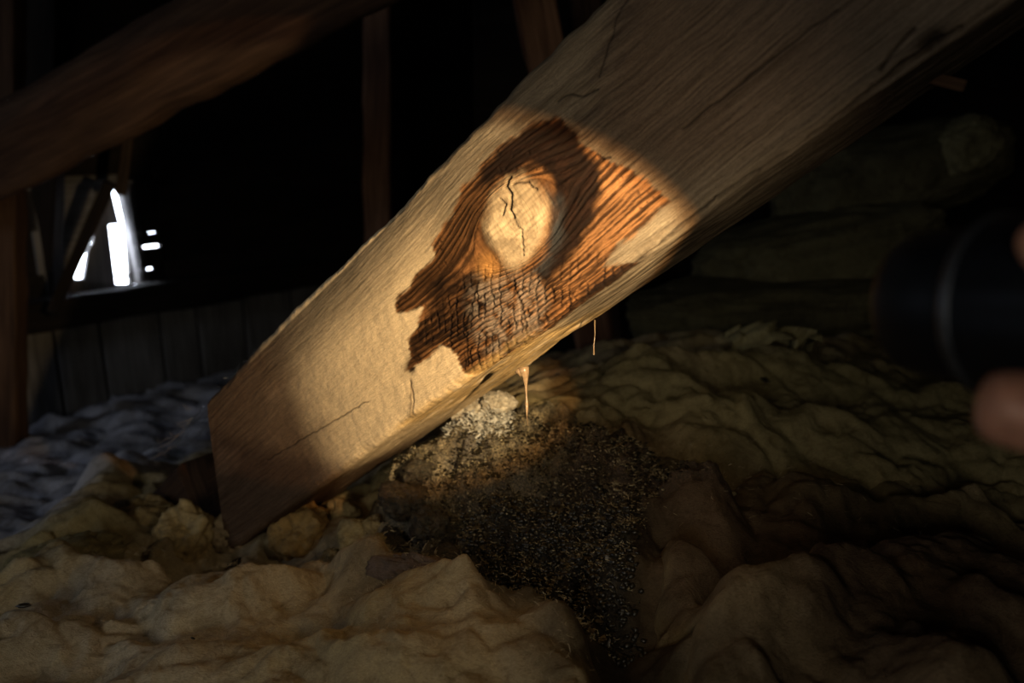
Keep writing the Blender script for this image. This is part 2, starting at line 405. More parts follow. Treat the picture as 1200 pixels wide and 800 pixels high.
def big_slab(name, corners, n, mat, t=.03, seed=1):
    o = slab([np.array(c, float) for c in corners], n, t, name, mat, None, seed); tag(o, kind='structure'); return o
big_slab('floor', [(-2.42, -1.6, .02), (3.25, -1.6, .02), (3.25, 7.28, .02), (-2.42, 1.0, .02)], (0, 0, 1), M_DARK)
big_slab('wall_right', [(3.2, -1.6, 0), (3.2, 7.5, 0), (3.2, 7.5, 2.4), (3.2, -1.6, 2.4)], (-1, 0, 0), M_ROOF)
big_slab('wall_front', [(-3, -1.5, 0), (4, -1.5, 0), (4, -1.5, 2.4), (-3, -1.5, 2.4)], (0, 1, 0), M_ROOF)
big_slab('ceiling', [(-2.42, -1.6, 2.3), (3.25, -1.6, 2.3), (3.25, 7.28, 2.3), (-2.42, 1.0, 2.3)], (0, 0, -1), M_ROOF)
big_slab('trim_1', [(-2.4, -1.6, 0), (-2.4, 1.1, 0), (-2.4, 1.1, 2.4), (-2.4, -1.6, 2.4)], (1, 0, 0), M_ROOF)

# ------------------------------------------------------------------ background timbers
def zline(px, py, d): p = P(px, py, d); return p
def post(px0, px1, y0, y1, d, label, mat=M_OLD, seed=0, px0b=None, px1b=None, name='roof_post'):
    px0b = px0 if px0b is None else px0b; px1b = px1 if px1b is None else px1b
    A = P((px0b+px1b)/2, y1, d); B = P((px0+px1)/2, y0, d); A[2] = max(A[2], .06)
    # keep the post upright in the roof space: rebuild both ends on one vertical line, then add the lean seen
    w = (px1-px0)*d/F_PX
    return tag(beam(name, A, B, w, w*.9, CAM-P(600, 400, 1), mat, None, seed, 50, .004, w*.12), label, 'post')
def vpost(pxa, ya, pxb, yb, wpx, d, ztop, zbot, label, mat=M_OLD, seed=0):
    a = P(pxa, ya, d); b = P(pxb, yb, d)
    ray = P(pxb, yb, 1)-CAM; b = CAM+ray*((a[1]-CAM[1])/ray[1])   # same distance on plan
    dirv = (b-a)/(b[2]-a[2]); A = a+dirv*(zbot-a[2]); B = a+dirv*(ztop-a[2]); w = wpx*d/F_PX
    return tag(beam('roof_post', A, B, w, w*.9, (0, -1, 0), mat, None, seed, 60, .004, w*.12), label, 'post')
vpost(8, 0, 12, 440, 32, 1.75, 2.3, .1, 'brown timber post at the left edge of the photo, behind the upper timber', M_OLD, 11)
vpost(56, 10, 52, 440, 34, 2.1, 2.3, .1, 'very dark timber post just right of the leftmost post', M_ROOF, 12)
vpost(444, 60, 443, 250, 32, 2.3, 2.3, .1, 'faint brown upright post behind the middle of the big strut', M_RED, 13)
vpost(626, 0, 640, 78, 46, 1.5, 2.3, .1, 'leaning reddish brown post at the top, above the stained strut', M_RED, 14)
vpost(686, 0, 690, 60, 36, 1.9, 2.3, .1, 'dark post touching the top of the stained strut, right of the reddish one', M_OLD, 15)
tag(beam('upper_strut', P(-110, 231, 1.80), P(560, -133, 1.07), .150, .14, CAM-P(200, 90, 1.4)+np.array([0, 0, -.25]), M_OLD, None, 21, 140,   .004, .034, .012),
    'round-edged dark brown timber slanting across the upper left corner', 'timber')
# thin laths in front of the opening
tag(beam('brace_lath', P(129, 214, 1.95), P(61, 366, 2.08), .028, .02, CAM-P(100, 300, 2), M_ROOF, None, 23, 30, .001, .004), 'thin black lath slanting down across the left of the bright opening', 'lath')
tag(beam('hanger_lath', P(156, 120, 1.92), P(141, 228, 1.97), .026, .02, CAM-P(100, 300, 2), M_DARK, None, 24, 30, .001, .004), 'short grey lath hanging from the upper timber down to the opening', 'lath')

# ------------------------------------------------------------------ insulation terrain
CP = [(0,800,.62),(150,800,.62),(300,800,.6),(500,800,.56),(700,800,.53),(900,800,.52),(1150,800,.54),(-300,800,.62),(1400,800,.56),(600,1100,.36),(0,1100,.40),(1200,1100,.36),
 (0,680,.86),(200,700,.78),(400,700,.74),(600,690,.67),(800,700,.61),(1000,700,.62),(1200,700,.64),(-200,700,.85),
 (50,620,1.02),(150,620,.98),(250,625,1.02),(300,640,.92),(430,600,.86),(560,600,.76),(700,600,.72),(850,600,.72),(1000,600,.75),(1200,600,.80),(1400,600,.84),
 (450,560,.85),(540,522,.84),(620,508,.84),(700,506,.86),(800,505,.88),(950,500,.95),(1150,520,.95),(1350,520,.95),
 (700,440,1.02),(760,412,1.12),(850,392,1.22),(950,400,1.24),(1000,420,1.2),(1100,450,1.1),(1300,450,1.15),
 (900,372,2.2),(1200,400,2.2),(700,400,2.2),(60,492,2.2),(200,470,2.3),(290,430,2.7),(-100,505,2.2),(30,560,1.5),(150,530,1.6),(-150,600,1.3),(300,500,1.9),(500,420,2.6)]
cpw = np.array([P(*c) for c in CP])
def tps(r2): return r2*np.log(r2+1e-9)
def fit_rbf(p, lam=.004):
    n = len(p); d2 = ((p[:, None, :2]-p[None, :, :2])**2).sum(-1); K = tps(d2)+lam*np.eye(n)
    Q = np.c_[np.ones(n), p[:, :2]]; A = np.block([[K, Q], [Q.T, np.zeros((3, 3))]])
    return np.linalg.solve(A, np.r_[p[:, 2], 0, 0, 0])
RB = fit_rbf(cpw)
def base_z(x, y):
    x = np.asarray(x, float); y = np.asarray(y, float); s = RB[-3]+RB[-2]*x+RB[-1]*y
    for i, c in enumerate(cpw): s = s+RB[i]*tps((x-c[0])**2+(y-c[1])**2)
    return np.clip(s, .1, .85)
def G(px, py):
    """where the pixel ray first meets the insulation surface"""
    ds = np.geomspace(.3, 4.5, 500); pts = CAM+ds[:, None]*(P(px, py, 1)-CAM)
    below = pts[:, 2] < base_z(pts[:, 0], pts[:, 1]); i = int(np.argmax(below)) if below.any() else len(ds)-1
    return pts[i]
def Gp(pts): return [tuple(G(*p)[:2]) for p in pts]

# folds: (pixel polyline, height m, half-width m)
RIDGES = [
 ([(95,640),(120,585),(160,555),(200,590)], .045, .055), ([(70,690),(110,640),(165,640)], .03, .045), ([(180,690),(185,650),(200,620)], .022, .018),
 ([(215,650),(250,625),(285,635)], .03, .032), ([(285,660),(300,640),(345,620)], .012, .022), ([(-60,660),(40,640),(80,630)], .02, .05),
 ([(-60,720),(60,700),(140,690),(240,700)], .022, .05), ([(0,770),(120,745),(220,730)], .018, .035), ([(240,760),(330,720),(420,715),(500,740)], .02, .045),
 ([(300,700),(330,680),(400,665),(450,655)], .018, .03), ([(435,665),(490,680),(545,700)], .028, .024), ([(560,720),(600,700),(640,690)], .026, .026),
 ([(640,700),(680,740),(700,790)], .018, .03), ([(450,800),(520,765),(600,750),(680,780)], .016, .03), ([(520,820),(480,780),(440,760)], .012, .03), ([(180,800),(260,780),(320,790)], .015, .035),
 ([(690,700),(720,640),(760,610),(800,600)], .022, .028), ([(735,640),(752,665),(735,700)], .022, .032), ([(735,600),(765,612)], .016, .03), ([(800,760),(850,735),(920,715),(1010,700)], .032, .02), ([(850,800),(870,760),(930,740)], .028, .03),
 ([(820,650),(900,640),(1000,660),(1100,650)], .02, .04), ([(940,760),(1010,720),(1100,720)], .02, .035), ([(1100,820),(1150,750),(1230,730)], .03, .05), ([(850,590),(950,575),(1080,590),(1200,600)], .022, .04),
 ([(650,470),(720,445),(780,445),(860,470)], .022, .045), ([(760,420),(860,420),(960,430),(1080,460)], .022, .05), ([(820,500),(900,490),(1000,505),(1100,500),(1200,530)], .028, .045), ([(560,500),(620,515),(690,525),(740,540)], .022, .05),
 ([(700,540),(780,560),(830,600)], .022, .03), ([(900,545),(1000,555),(1080,548)], .015, .03), ([(450,590),(480,560),(500,530)], .022, .03), ([(730,760),(760,740),(790,700)], .02, .02)]
VALLEYS = [([(200,600),(245,615),(300,612),(350,598)], .030, .03), ([(560,640),(600,660),(660,680),(720,720),(740,800)], .055, .032), ([(430,560),(440,620),(470,640)], .02, .018), ([(800,540),(900,530),(960,545)], .02, .03),
 ([(520,600),(510,560),(530,520)], .018, .014), ([(780,700),(830,690),(900,690)], .025, .022), ([(330,665),(430,650),(520,655)], .015, .014), ([(690,620),(650,600),(640,560)], .012, .02),
 ([(720,620),(800,640),(880,660),(980,690)], .02, .02), ([(200,600),(215,640),(205,690)], .014, .012)]
RW = [(Gp(p), a, w) for p, a, w in RIDGES]; VW = [(Gp(p), a, w) for p, a, w in VALLEYS]
MOLD = Gp([(440,560),(500,515),(560,480),(640,470),(740,490),(850,550),(840,600),(760,600),(730,660),(730,720),(640,690),(560,700),(540,650),(470,640),(430,600)])
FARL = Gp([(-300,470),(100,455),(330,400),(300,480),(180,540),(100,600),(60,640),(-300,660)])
def G1(x, y, c, r): return np.exp(-(((x-c[0])**2+(y-c[1])**2)/(r*r)))
def terrain(x, y):
    qx = x+.035*fbm(x*9, y*9, 3, 31); qy = y+.035*fbm(x*9+40, y*9, 3, 32)
    z = base_z(x, y)
    for pts, a, w in RW:
        d = line_dist(qx, qy, pts); z = z+a*np.exp(-(d/w)**2)
    for pts, a, w in VW:
        d = line_dist(qx, qy, pts); z = z-a*np.exp(-(d/w)**2)
    far = smooth(-.06, .05, poly_sd(x, y, FARL)); mold = smooth(-.02, .02, poly_sd(qx, qy, MOLD))
    n = fbm(qx*8, qy*8, 3, 3); rid = np.abs(noise(qx*9, qy*13, seed=9))*2.6-1
    z = z-.022*(1-far)
    z = z+(1-far)*(.016*n+.011*rid*(1-mold))+(1-mold)*(1-far)*(.0052*(np.abs(noise(qx*24, qy*30, seed=8))*2.5-1)*smooth(-.3, .3, noise(x*7, y*7, seed=45))+.0030*fbm(x*80, y*80, 4, 44))
    z = z+far*(.022*(np.abs(noise(qx*4.5+qy*2, qy*9, seed=4))*2.4-1)+.011*(np.abs(noise(qx*9, qy*22, seed=6))*2.3-1)+.003*fbm(x*50, y*50, 2, 7))
    cr = (1-np.abs(noise(qx*55, qy*55, seed=12))*2); z = z+mold*(.016*fbm(qx*26, qy*26, 3, 15)+.010*(np.abs(noise(qx*30, qy*30, seed=16))*2.4-1)+.0065*cr+.005*fbm(x*110, y*110, 3, 13)+.0022*noise(x*420, y*420, seed=14))
    return z, far, mold
YEL = np.array([.56, .42, .20]); TAN = np.array([.47, .355, .205]); OLV = np.array([.29, .25, .125]); BRN = np.array([.10, .065, .038]); BLK = np.array([.022, .018, .012]); PAL = np.array([.58, .52, .40]); GRY = np.array([.38, .38, .42]); AMB = np.array([.42, .27, .10])
BLOBS = [  # px, py, radius m, colour, strength: wool and stain tints; pale ones on the mould heap paint its lit top
 (150,590,.10,YEL,.7),(250,640,.07,PAL,.5),(80,650,.09,OLV,.5),(230,640,.035,YEL,.8),(350,690,.14,TAN,.8),(100,760,.16,PAL,.6),(480,770,.12,OLV,.4),(500,660,.03,AMB,.75),(520,645,.04,YEL,.6),
 (470,685,.045,BRN,.8),(600,700,.04,PAL,.8),(560,760,.1,TAN,.8),(420,620,.04,YEL,.4),
 (560,488,.030,PAL,1.0),(560,515,.03,GRY,.5),(600,520,.05,np.array([.34,.29,.19]),.6),(660,530,.05,np.array([.27,.22,.14]),.6),(470,580,.04,np.array([.30,.29,.23]),.6),(700,560,.05,BRN,.8),(780,560,.09,BRN,.85),(760,640,.05,AMB,.45),(750,680,.05,AMB,.4),
 (850,640,.14,BRN,.75),(1000,640,.2,BRN,.85),(1100,700,.2,BRN,.8),(950,760,.14,BRN,.6),(1150,800,.14,BRN,.6),(860,745,.04,TAN,.4),(1000,600,.15,BRN,.7),
 (760,450,.12,OLV,.8),(1000,440,.2,OLV,.9),(900,500,.14,OLV,.7),(1100,510,.16,OLV,.7),(900,545,.05,BRN,.6),(730,500,.05,BRN,.7),
 (680,700,.05,BLK,.9),(720,750,.06,BLK,.7),(760,770,.05,BLK,.6),(640,650,.06,BLK,.9),(590,680,.035,BLK,.8),(660,600,.05,BLK,.9),(690,640,.06,BLK,.9),(620,620,.05,BLK,.7),(520,585,.022,BLK,.8),(720,610,.05,BLK,.6),(560,600,.05,BLK,.5)]
BW = [(tuple(G(px, py)[:2]), r, c, s) for px, py, r, c, s in BLOBS]
def wool_colour(x, y, far, mold):
    jx = x+.025*fbm(x*22, y*22, 3, 51); jy = y+.025*fbm(x*22+9, y*22, 3, 52)
    t = smooth(-.35, .35, fbm(x*7, y*7, 4, 53))[:, None]; c = TAN*(1-t)+(YEL*.5+OLV*.5)*t
    t = smooth(.12, .55, fbm(x*16, y*16, 4, 54))[:, None]; c = c*(1-.45*t)+BRN*.45*t
    f = far[:, None]; c = c*(1-f)+(GRY*1.0*(.75+.5*smooth(-.3, .3, fbm(x*10, y*20, 3, 58))[:, None]))*f  # far wool's blue-grey puts the bluish window daylight into its colour
    m = mold[:, None]; mc = np.array([.30, .25, .16])*(.30+1.6*smooth(-.4, .6, fbm(x*50, y*50, 4, 55))[:, None]); c = c*(1-m)+mc*m
    for (cx, cy), r, k, s in BW:
        w = (s*np.clip(1.25*np.exp(-(((jx-cx)**2+(jy-cy)**2)/(r*r)))-.08, 0, 1))[:, None]; c = c*(1-w)+k*w
    return np.clip(c, .004, 1)
def polar(th0, th1, nth, r0, r1, nr):
    th = np.radians(np.linspace(th0, th1, nth)); r = np.geomspace(r0, r1, nr); R_, T_ = np.meshgrid(r, th, indexing='ij')
    return (R_*np.sin(T_)).ravel(), (R_*np.cos(T_)).ravel(), grid_faces(nr, nth)[:, ::-1]
def edge_noise(x, y, s): return .012*fbm(x*16, y*16, 3, s)+.004*fbm(x*70, y*70, 2, s+1)
SHEETS = [  # name, pixel outline, lift, edge radius, seed, theta range, r range, counts, label
 ('insulation_blanket', [(-700,655),(0,655),(70,655),(150,690),(240,690),(330,672),(430,658),(500,690),(560,702),(640,692),(700,735),(720,790),(730,900),(600,1100),(-700,1100)], .030, .035, 61, (-46, 14), (.33, 1.05), (520, 330),
  'yellowish tan glass wool blanket in the lower left foreground, dirty and folded'),
 ('insulation_blanket', [(780,640),(860,655),(960,640),(1090,640),(1500,620),(1500,1100),(770,1100),(760,860),(790,780),(830,740),(760,720)], .026, .03, 63, (5, 48), (.33, .95), (300, 260),
  'dark brown water-stained wool blanket filling the lower right corner'),
 ('insulation_blanket', [(665,482),(680,458),(712,428),(760,404),(850,384),(960,388),(1080,425),(1500,440),(1500,560),(1150,562),(1000,548),(900,545),(800,520),(720,492)], .010, .04, 65, (0, 48), (.75, 1.5), (380, 230),
  'smooth olive wool blanket humped up behind the strut at the right'),
]
ss = [(Gp(o), *rest) for (_, o, *rest) in SHEETS]
def cover(x, y):
    c = np.zeros_like(x)
    for s in ss: c = np.maximum(c, smooth(.0, .05, poly_sd(x, y, s[0])))
    return c
bx, by, bf = polar(-58, 64, 740, .26, 4.2, 570)
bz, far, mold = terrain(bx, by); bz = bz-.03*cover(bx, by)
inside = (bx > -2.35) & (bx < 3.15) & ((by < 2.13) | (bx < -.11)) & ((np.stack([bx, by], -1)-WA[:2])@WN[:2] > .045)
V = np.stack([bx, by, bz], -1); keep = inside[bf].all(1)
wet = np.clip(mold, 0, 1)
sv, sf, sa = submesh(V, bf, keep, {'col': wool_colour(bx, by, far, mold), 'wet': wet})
tag(mesh('loose_fill_insulation', sv, sf, M_WOOL, None, sa), 'lumpy bed of loose wool, mouldy black under the strut and coloured as by bluish daylight near the opening', 'insulation')
for (nm, _, *_r), (pw, lift, er, sd, th, rr, cnt, lab) in zip(SHEETS, ss):
    x, y, fc = polar(th[0], th[1], cnt[0], rr[0], rr[1], cnt[1])
    d = poly_sd(x, y, pw)+edge_noise(x, y, sd)
    z, fa, mo = terrain(x, y); q = np.clip(d/er, -.4, 1); prof = np.where(q > 0, np.sqrt(np.clip(1-(1-q)**2, 0, 1)), 1.5*q)
    z = z+(lift+.012)*prof-.012+.010*fbm(x*12, y*12, 3, sd+7)
    mo = mo*.25; fa = fa*0
    col = wool_colour(x, y, fa, mo); e = (smooth(.5, 0, q)*.25)[:, None]; col = col*(1-e)+YEL*.8*e
    k = (d > -er*.35)[fc].all(1)
    v, f2, at = submesh(np.stack([x, y, z], -1), fc, k, {'col': col, 'wet': mo*0})
    # turn the sheet into a batt with thickness at the rim: let the rim vertices drop
    tag(mesh(nm, v, f2, M_WOOL, None, at), lab, 'insulation')

# ------------------------------------------------------------------ the stained strut
SD = np.array([-0.65239068, 0.45232856, -0.60809972]); SW = np.array([0.50299388, -0.34176479, -0.79384758]); SN = np.array([-0.566907, -0.82376921, -0.00455433])
SC = np.array([-0.01057276, 0.62016737, 0.91900009]); SU = -SD; WID, HGT = .160, .15
def face_uv(px, py):
    v = P(px, py, 1)-CAM; t = ((SC-CAM)@SN)/(v@SN); q = CAM+v*t-SC; return float(q@SU), float(q@SW)
def fuv(l): return [face_uv(*p) for p in l]
u_top = face_uv(238, 470)[0]; u_bot = face_uv(243, 612)[0]
cham = .009
fr = np.linspace(-(WID/2-cham), WID/2-cham, 190); prof = [(a, HGT*0) for a in fr]
arc = lambda cx, cy, a0, n, r=cham: [(cx+r*math.cos(math.radians(a0-90*i/n)), cy+r*math.sin(math.radians(a0-90*i/n))) for i in range(1, n+1)]
prof += arc(WID/2-cham, -cham, 90, 12)[:-1]+[(WID/2, -cham-t) for t in np.linspace(0, HGT-2*cham, 90)]
prof += arc(WID/2-cham, -HGT+cham, 0, 5)[:-1]+[(t, -HGT) for t in np.linspace(WID/2-cham, -WID/2+cham, 20)]
prof += arc(-WID/2+cham, -HGT+cham, -90, 5)[:-1]+[(-WID/2, t) for t in np.linspace(-HGT+cham, -cham, 26)]+arc(-WID/2+cham, -cham, 180, 8)[:-1]
pf = np.array(prof); m = len(pf)
per = np.concatenate([[0], np.cumsum(np.linalg.norm(np.diff(pf, axis=0), axis=1))])-WID/2+cham   # = v on the face
nrm = np.roll(pf, -1, 0)-np.roll(pf, 1, 0); nrm = np.stack([-nrm[:, 1], nrm[:, 0]], -1); nrm /= np.linalg.norm(nrm, axis=1)[:, None]
nu = 900; u0, u1 = -.60, .47
nu += 50; tt = np.concatenate([np.linspace(0, 1, nu-50), 1+np.linspace(0, 1, 51)[1:]]); Uu, J = np.meshgrid(tt, np.arange(m), indexing='ij')
vv_face = np.clip(pf[J, 0], -WID/2, WID/2)
ustart = u_top+(u_bot-u_top)*(vv_face+WID/2)/WID
Uu = np.where(Uu <= 1, ustart+(u1-ustart)*Uu, u1+(2.2-u1)*(Uu-1))
Vv = per[J]                                   # unrolled width: continues round the lower arris
uf, vf = Uu.ravel(), Vv.ravel()
Xp, Yp = pf[J, 0].ravel(), pf[J, 1].ravel()
front = (Yp > -.012) & (Xp > -WID/2+.001)
# grain that streams round the knot
ku, kv = face_uv(604, 262); ka, kb = .040, .024
du, dv = (uf-ku), (vf-kv)
# knot drawn as an upright ellipse on the photograph; on the face it leans
e1 = np.array(face_uv(606, 208))-np.array((ku, kv)); e2 = np.array(face_uv(642, 262))-np.array((ku, kv))
Mi = np.linalg.inv(np.stack([e1, e2], 1)); kk = np.stack([du, dv], -1)@Mi.T; kr = np.hypot(kk[:, 0], kk[:, 1])+1e-6
sc_u = 1.7; r2 = (du/sc_u)**2+dv**2; a2 = .026**2
gv = dv*(1-a2/np.maximum(r2, a2))
gv = np.where(r2 < a2, .12*(np.sqrt(r2)-.026), gv)+.004*fbm(uf*7, vf*9, 3, 71)+.0012*fbm(uf*40, vf*30, 2, 73)+kv
wob = .0045*fbm(uf*60, vf*60, 3, 81)+.0022*fbm(uf*40, gv*500, 2, 82)
def pm(poly, soft=.002, w=1.0): return smooth(-soft, soft, poly_sd(uf, vf, fuv(poly))+wob*w)
outer = pm([(658,142),(636,140),(600,160),(564,192),(541,223),(526,255),(505,287),(508,300),(487,322),(463,354),(465,366),(494,362),(478,400),(478,428),(467,442),(492,426),(519,408),(535,414),(541,435),(552,443),(575,446),(605,440),(645,408),(690,363),(746,318),(744,309),(708,312),(717,295),(748,268),(784,237),(762,214),(712,187),(681,165),(672,158)])
dark = pm([(668,146),(640,140),(612,152),(588,172),(566,196),(556,222),(585,212),(606,200),(628,192),(644,205),(652,236),(648,268),(642,300),(628,318),(640,335),(670,300),(692,262),(706,226),(700,198),(684,170)], .004)
band = pm([(600,162),(560,200),(535,240),(520,275),(508,300),(486,330),(464,356),(468,366),(500,345),(530,310),(560,270),(572,240),(590,205)], .006)
blotch = pm([(505,330),(540,318),(570,325),(580,350),(560,372),(548,400),(520,398),(500,410),(482,436),(470,440),(482,400),(500,370)], .005)
blotch2 = pm([(700,330),(745,312),(748,318),(700,356),(660,395),(640,404),(650,380),(680,350)], .003)
toprand = pm([(735,-20),(700,50),(684,100),(676,140),(684,160),(700,130),(716,80),(770,-20)], .010)
brownz = pm([(745,-20),(712,60),(700,110),(690,150),(720,180),(800,215),(900,150),(1000,60),(1100,-60)], .02)
pale = pm([(556,325),(600,322),(632,330),(640,360),(636,400),(612,428),(575,420),(556,395),(548,360)], .010, 1.5)
kr = kr*(1+.25*np.clip(-kk[:, 0], 0, 2)*np.abs(kk[:, 1])) 
knot = smooth(1.20, .76, kr+.16*fbm(kk[:, 0]*2.5, kk[:, 1]*2.5, 4, 91)+wob*12)*front
amber = np.exp(-((uf-face_uv(572, 312)[0])**2+(vf-face_uv(572, 312)[1])**2)/.010**2)
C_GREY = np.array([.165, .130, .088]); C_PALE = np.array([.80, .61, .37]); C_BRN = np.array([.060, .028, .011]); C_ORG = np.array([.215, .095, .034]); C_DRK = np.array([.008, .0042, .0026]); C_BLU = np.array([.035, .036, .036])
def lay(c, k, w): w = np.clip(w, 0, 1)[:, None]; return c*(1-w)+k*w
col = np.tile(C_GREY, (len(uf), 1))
low_ = smooth(.02, -.10, uf)*smooth(-.5, -.28, uf)*smooth(-.075, -.005, vf+.01*fbm(uf*12, vf*12, 3, 94)); col = lay(col, C_PALE, low_*.85)  # pale patch paints the torch's bright pool onto the wood
foot = smooth(-.23, -.37, uf+.05*fbm(uf*8, vf*8, 3, 95)); col = lay(col, np.array([.105, .063, .038]), foot*.95)  # foot browned so the torch beam seems to fade towards it
col = lay(col, np.array([.20, .13, .08]), smooth(.05, .5, fbm(uf*9, vf*22, 4, 96))*foot*.7)
col = lay(col, np.array([.105, .070, .046]), brownz*.8)
col = lay(col, np.array([.06, .042, .032]), toprand*.8*smooth(-.4, .3, fbm(uf*20, gv*160, 3, 97)))
up_ = smooth(.12, .3, uf); col = lay(col, np.array([.115, .084, .060]), up_*.75)  # upper end darkened to paint the shade beyond the torch circle
streak = smooth(-.1, .5, fbm(uf*5, gv*230, 4, 98)); col = lay(col, col*.60, streak*.65*(1-outer)*(1-.85*low_))
g2 = fbm(uf*9, gv*330, 3, 99); late = smooth(-.35, .45, np.sin(gv*2*math.pi/.0047+9*fbm(uf*5, gv*45, 3, 100))*.55+1.6*g2+.6*fbm(uf*45, vf*45, 3, 102))
tick = smooth(.35, .6, noise(uf*330, gv*120, seed=160))*smooth(-.1, .3, noise(uf*30, vf*30, seed=161)); late = np.maximum(late, tick*.8)
org = C_ORG*(1+.5*fbm(uf*30, vf*30, 3, 101))[:, None]
st = org*(1-late[:, None]*.82)+C_DRK*late[:, None]*.82
right = smooth(face_uv(690, 220)[0]-.01, face_uv(690, 220)[0]+.015, uf)*0+pm([(700,200),(760,220),(782,238),(748,268),(717,292),(700,312),(640,360),(610,380),(615,330),(660,290),(690,250)], .012)
st = lay(st, np.array([.25, .125, .052]), right*.5*(1-late))
col = col*(1-outer[:, None])+st*outer[:, None]
col = lay(col, C_BRN*.55, band*.93*(.72+.28*late)); col = lay(col, C_DRK*1.2, blotch*.85*(.6+.4*smooth(-.3, .3, fbm(uf*60, gv*200, 3, 103))))
col = lay(col, C_DRK, blotch2*.8)
blue = pm([(640,215),(656,235),(660,275),(648,300),(640,318),(626,318),(640,295),(645,262),(642,240)], .006)
col = lay(col, C_DRK*1.1+np.array([.006, .002, .001])*smooth(-.2, .4, fbm(uf*70, gv*260, 3, 104))[:, None], dark*.985); col = lay(col, C_BLU, blue*.8)
# checked, charred lower part: cracks across the fibres
chk = pm([(480,395),(520,350),(560,310),(640,320),(700,300),(745,312),(690,363),(645,408),(605,440),(552,445),(536,415)], .012)
cellu = uf+.002*noise(uf*120, vf*120, seed=105); vd = np.array(face_uv(604, 330))-np.array(face_uv(604, 200)); vd /= np.linalg.norm(vd)      # cracks follow the way the water ran: straight down
cs_ = uf*vd[1]-vf*vd[0]; cross = np.abs(((cs_/.0072+.55*fbm(uf*45, vf*45, 3, 106)) % 1)-.5)*2
along = np.abs(((gv/.0042+.5*noise(uf*60, gv*60, seed=107)) % 1)-.5)*2
crk = np.maximum(smooth(.70, .88, cross)*smooth(-.45, .1, noise(uf*70, vf*70, seed=108)), smooth(.66, .9, along)*.9)*chk*outer*(1-knot)
col = lay(col, C_DRK*.5, crk*.92)
col = lay(col, np.array([.36, .28, .21]), pale*.55*(1-crk*.6)*smooth(-.4, .2, fbm(uf*90, vf*90, 3, 109)))  # wet sheen on the stain, laid on as paler colour
kcol = np.array([.42, .315, .19])*(1+.45*fbm(uf*60, vf*60, 4, 110))[:, None]
km = face_uv(598, 243); kcol = lay(kcol, np.array([.17, .12, .07]), .75*np.exp(-(((uf-km[0])/.011)**2+((vf-km[1])/.011)**2))*smooth(-.5, .3, fbm(uf*120, vf*120, 3, 111)))
col = col*(1-knot[:, None])+kcol*knot[:, None]; col = lay(col, np.array([.55, .27, .08]), amber*.8)
# cracks: (pixel polyline, width m, depth m)
CR = [([(597,207),(592,219),(600,228),(598,245),(602,256)], .0011, .003), ([(602,215),(618,214),(628,222)], .0007, .002), ([(586,232),(594,240),(590,252)], .0006, .002), ([(603,256),(612,270),(614,300)], .0005, .0015),
      ([(1125,35),(1095,52),(1060,75),(1000,128),(940,176),(880,212),(838,234)], .0017, .006), ([(1072,32),(1050,52),(1030,82)], .0009, .003), ([(838,234),(790,270),(762,298),(745,312)], .0009, .002),
      ([(740,-10),(722,20),(712,55),(700,90)], .0006, .001), ([(652,120),(668,110),(684,112),(700,105)], .0007, .0015), ([(700,180),(706,187),(716,184)], .0007, .001),
      ([(480,448),(484,470),(482,490)], .0007, .0008), ([(600,330),(612,360),(618,400),(612,430)], .0009, .001), ([(800,150),(900,70),(980,10)], .0006, .0015), ([(430,470),(370,505),(310,540)], .0006, .0012), ([(560,330),(545,380),(548,430)], .0008, .001), ([(690,395),(640,420),(610,434)], .0010, .002)]
crd = np.zeros_like(uf); crc = np.zeros_like(uf)
jw = .0014*noise(uf*140, vf*140, seed=121)
for pl, w, dp in CR:
    q = line_dist(uf+jw, vf+.0012*noise(uf*90, vf*90, seed=122), fuv(pl)); k = np.exp(-(q/w)**2); crd = np.maximum(crd, dp*k); crc = np.maximum(crc, k)
col = lay(col, C_DRK*.45, crc*.85)
sk = face_uv(1090, 47); kn2 = np.exp(-(((uf-sk[0])/.009)**2+((vf-sk[1])/.006)**2)); col = lay(col, C_DRK*.7, kn2*.9)
# water runs under the stain and near the foot
for pl, w in (([(481,445),(480,490)], .0016), ([(238,500),(240,600)], .006), ([(250,480),(248,560)], .003), ([(612,430),(616,445)], .004)):
    q = line_dist(uf+jw, vf, fuv(pl)); col = lay(col, np.array([.09, .05, .028]), .6*np.exp(-(q/w)**2))
under = smooth(WID/2-.012, WID/2+.002, vf)*(vf < WID/2+HGT)
ub = face_uv(620, 430)[0]; bare = smooth(-.20, -.14, uf-ub+.02*noise(uf*30, vf*20, seed=131))*smooth(.03, -.01, uf-ub)*under
col = lay(col, np.array([.58, .38, .15]), bare*.8*smooth(-.5, .1, fbm(uf*30, vf*60, 3, 132)))
col = lay(col, C_DRK, under*smooth(.30, .05, np.abs(uf-ub-.07))*smooth(-.05, .35, fbm(uf*14, vf*90, 3, 133))*.7)
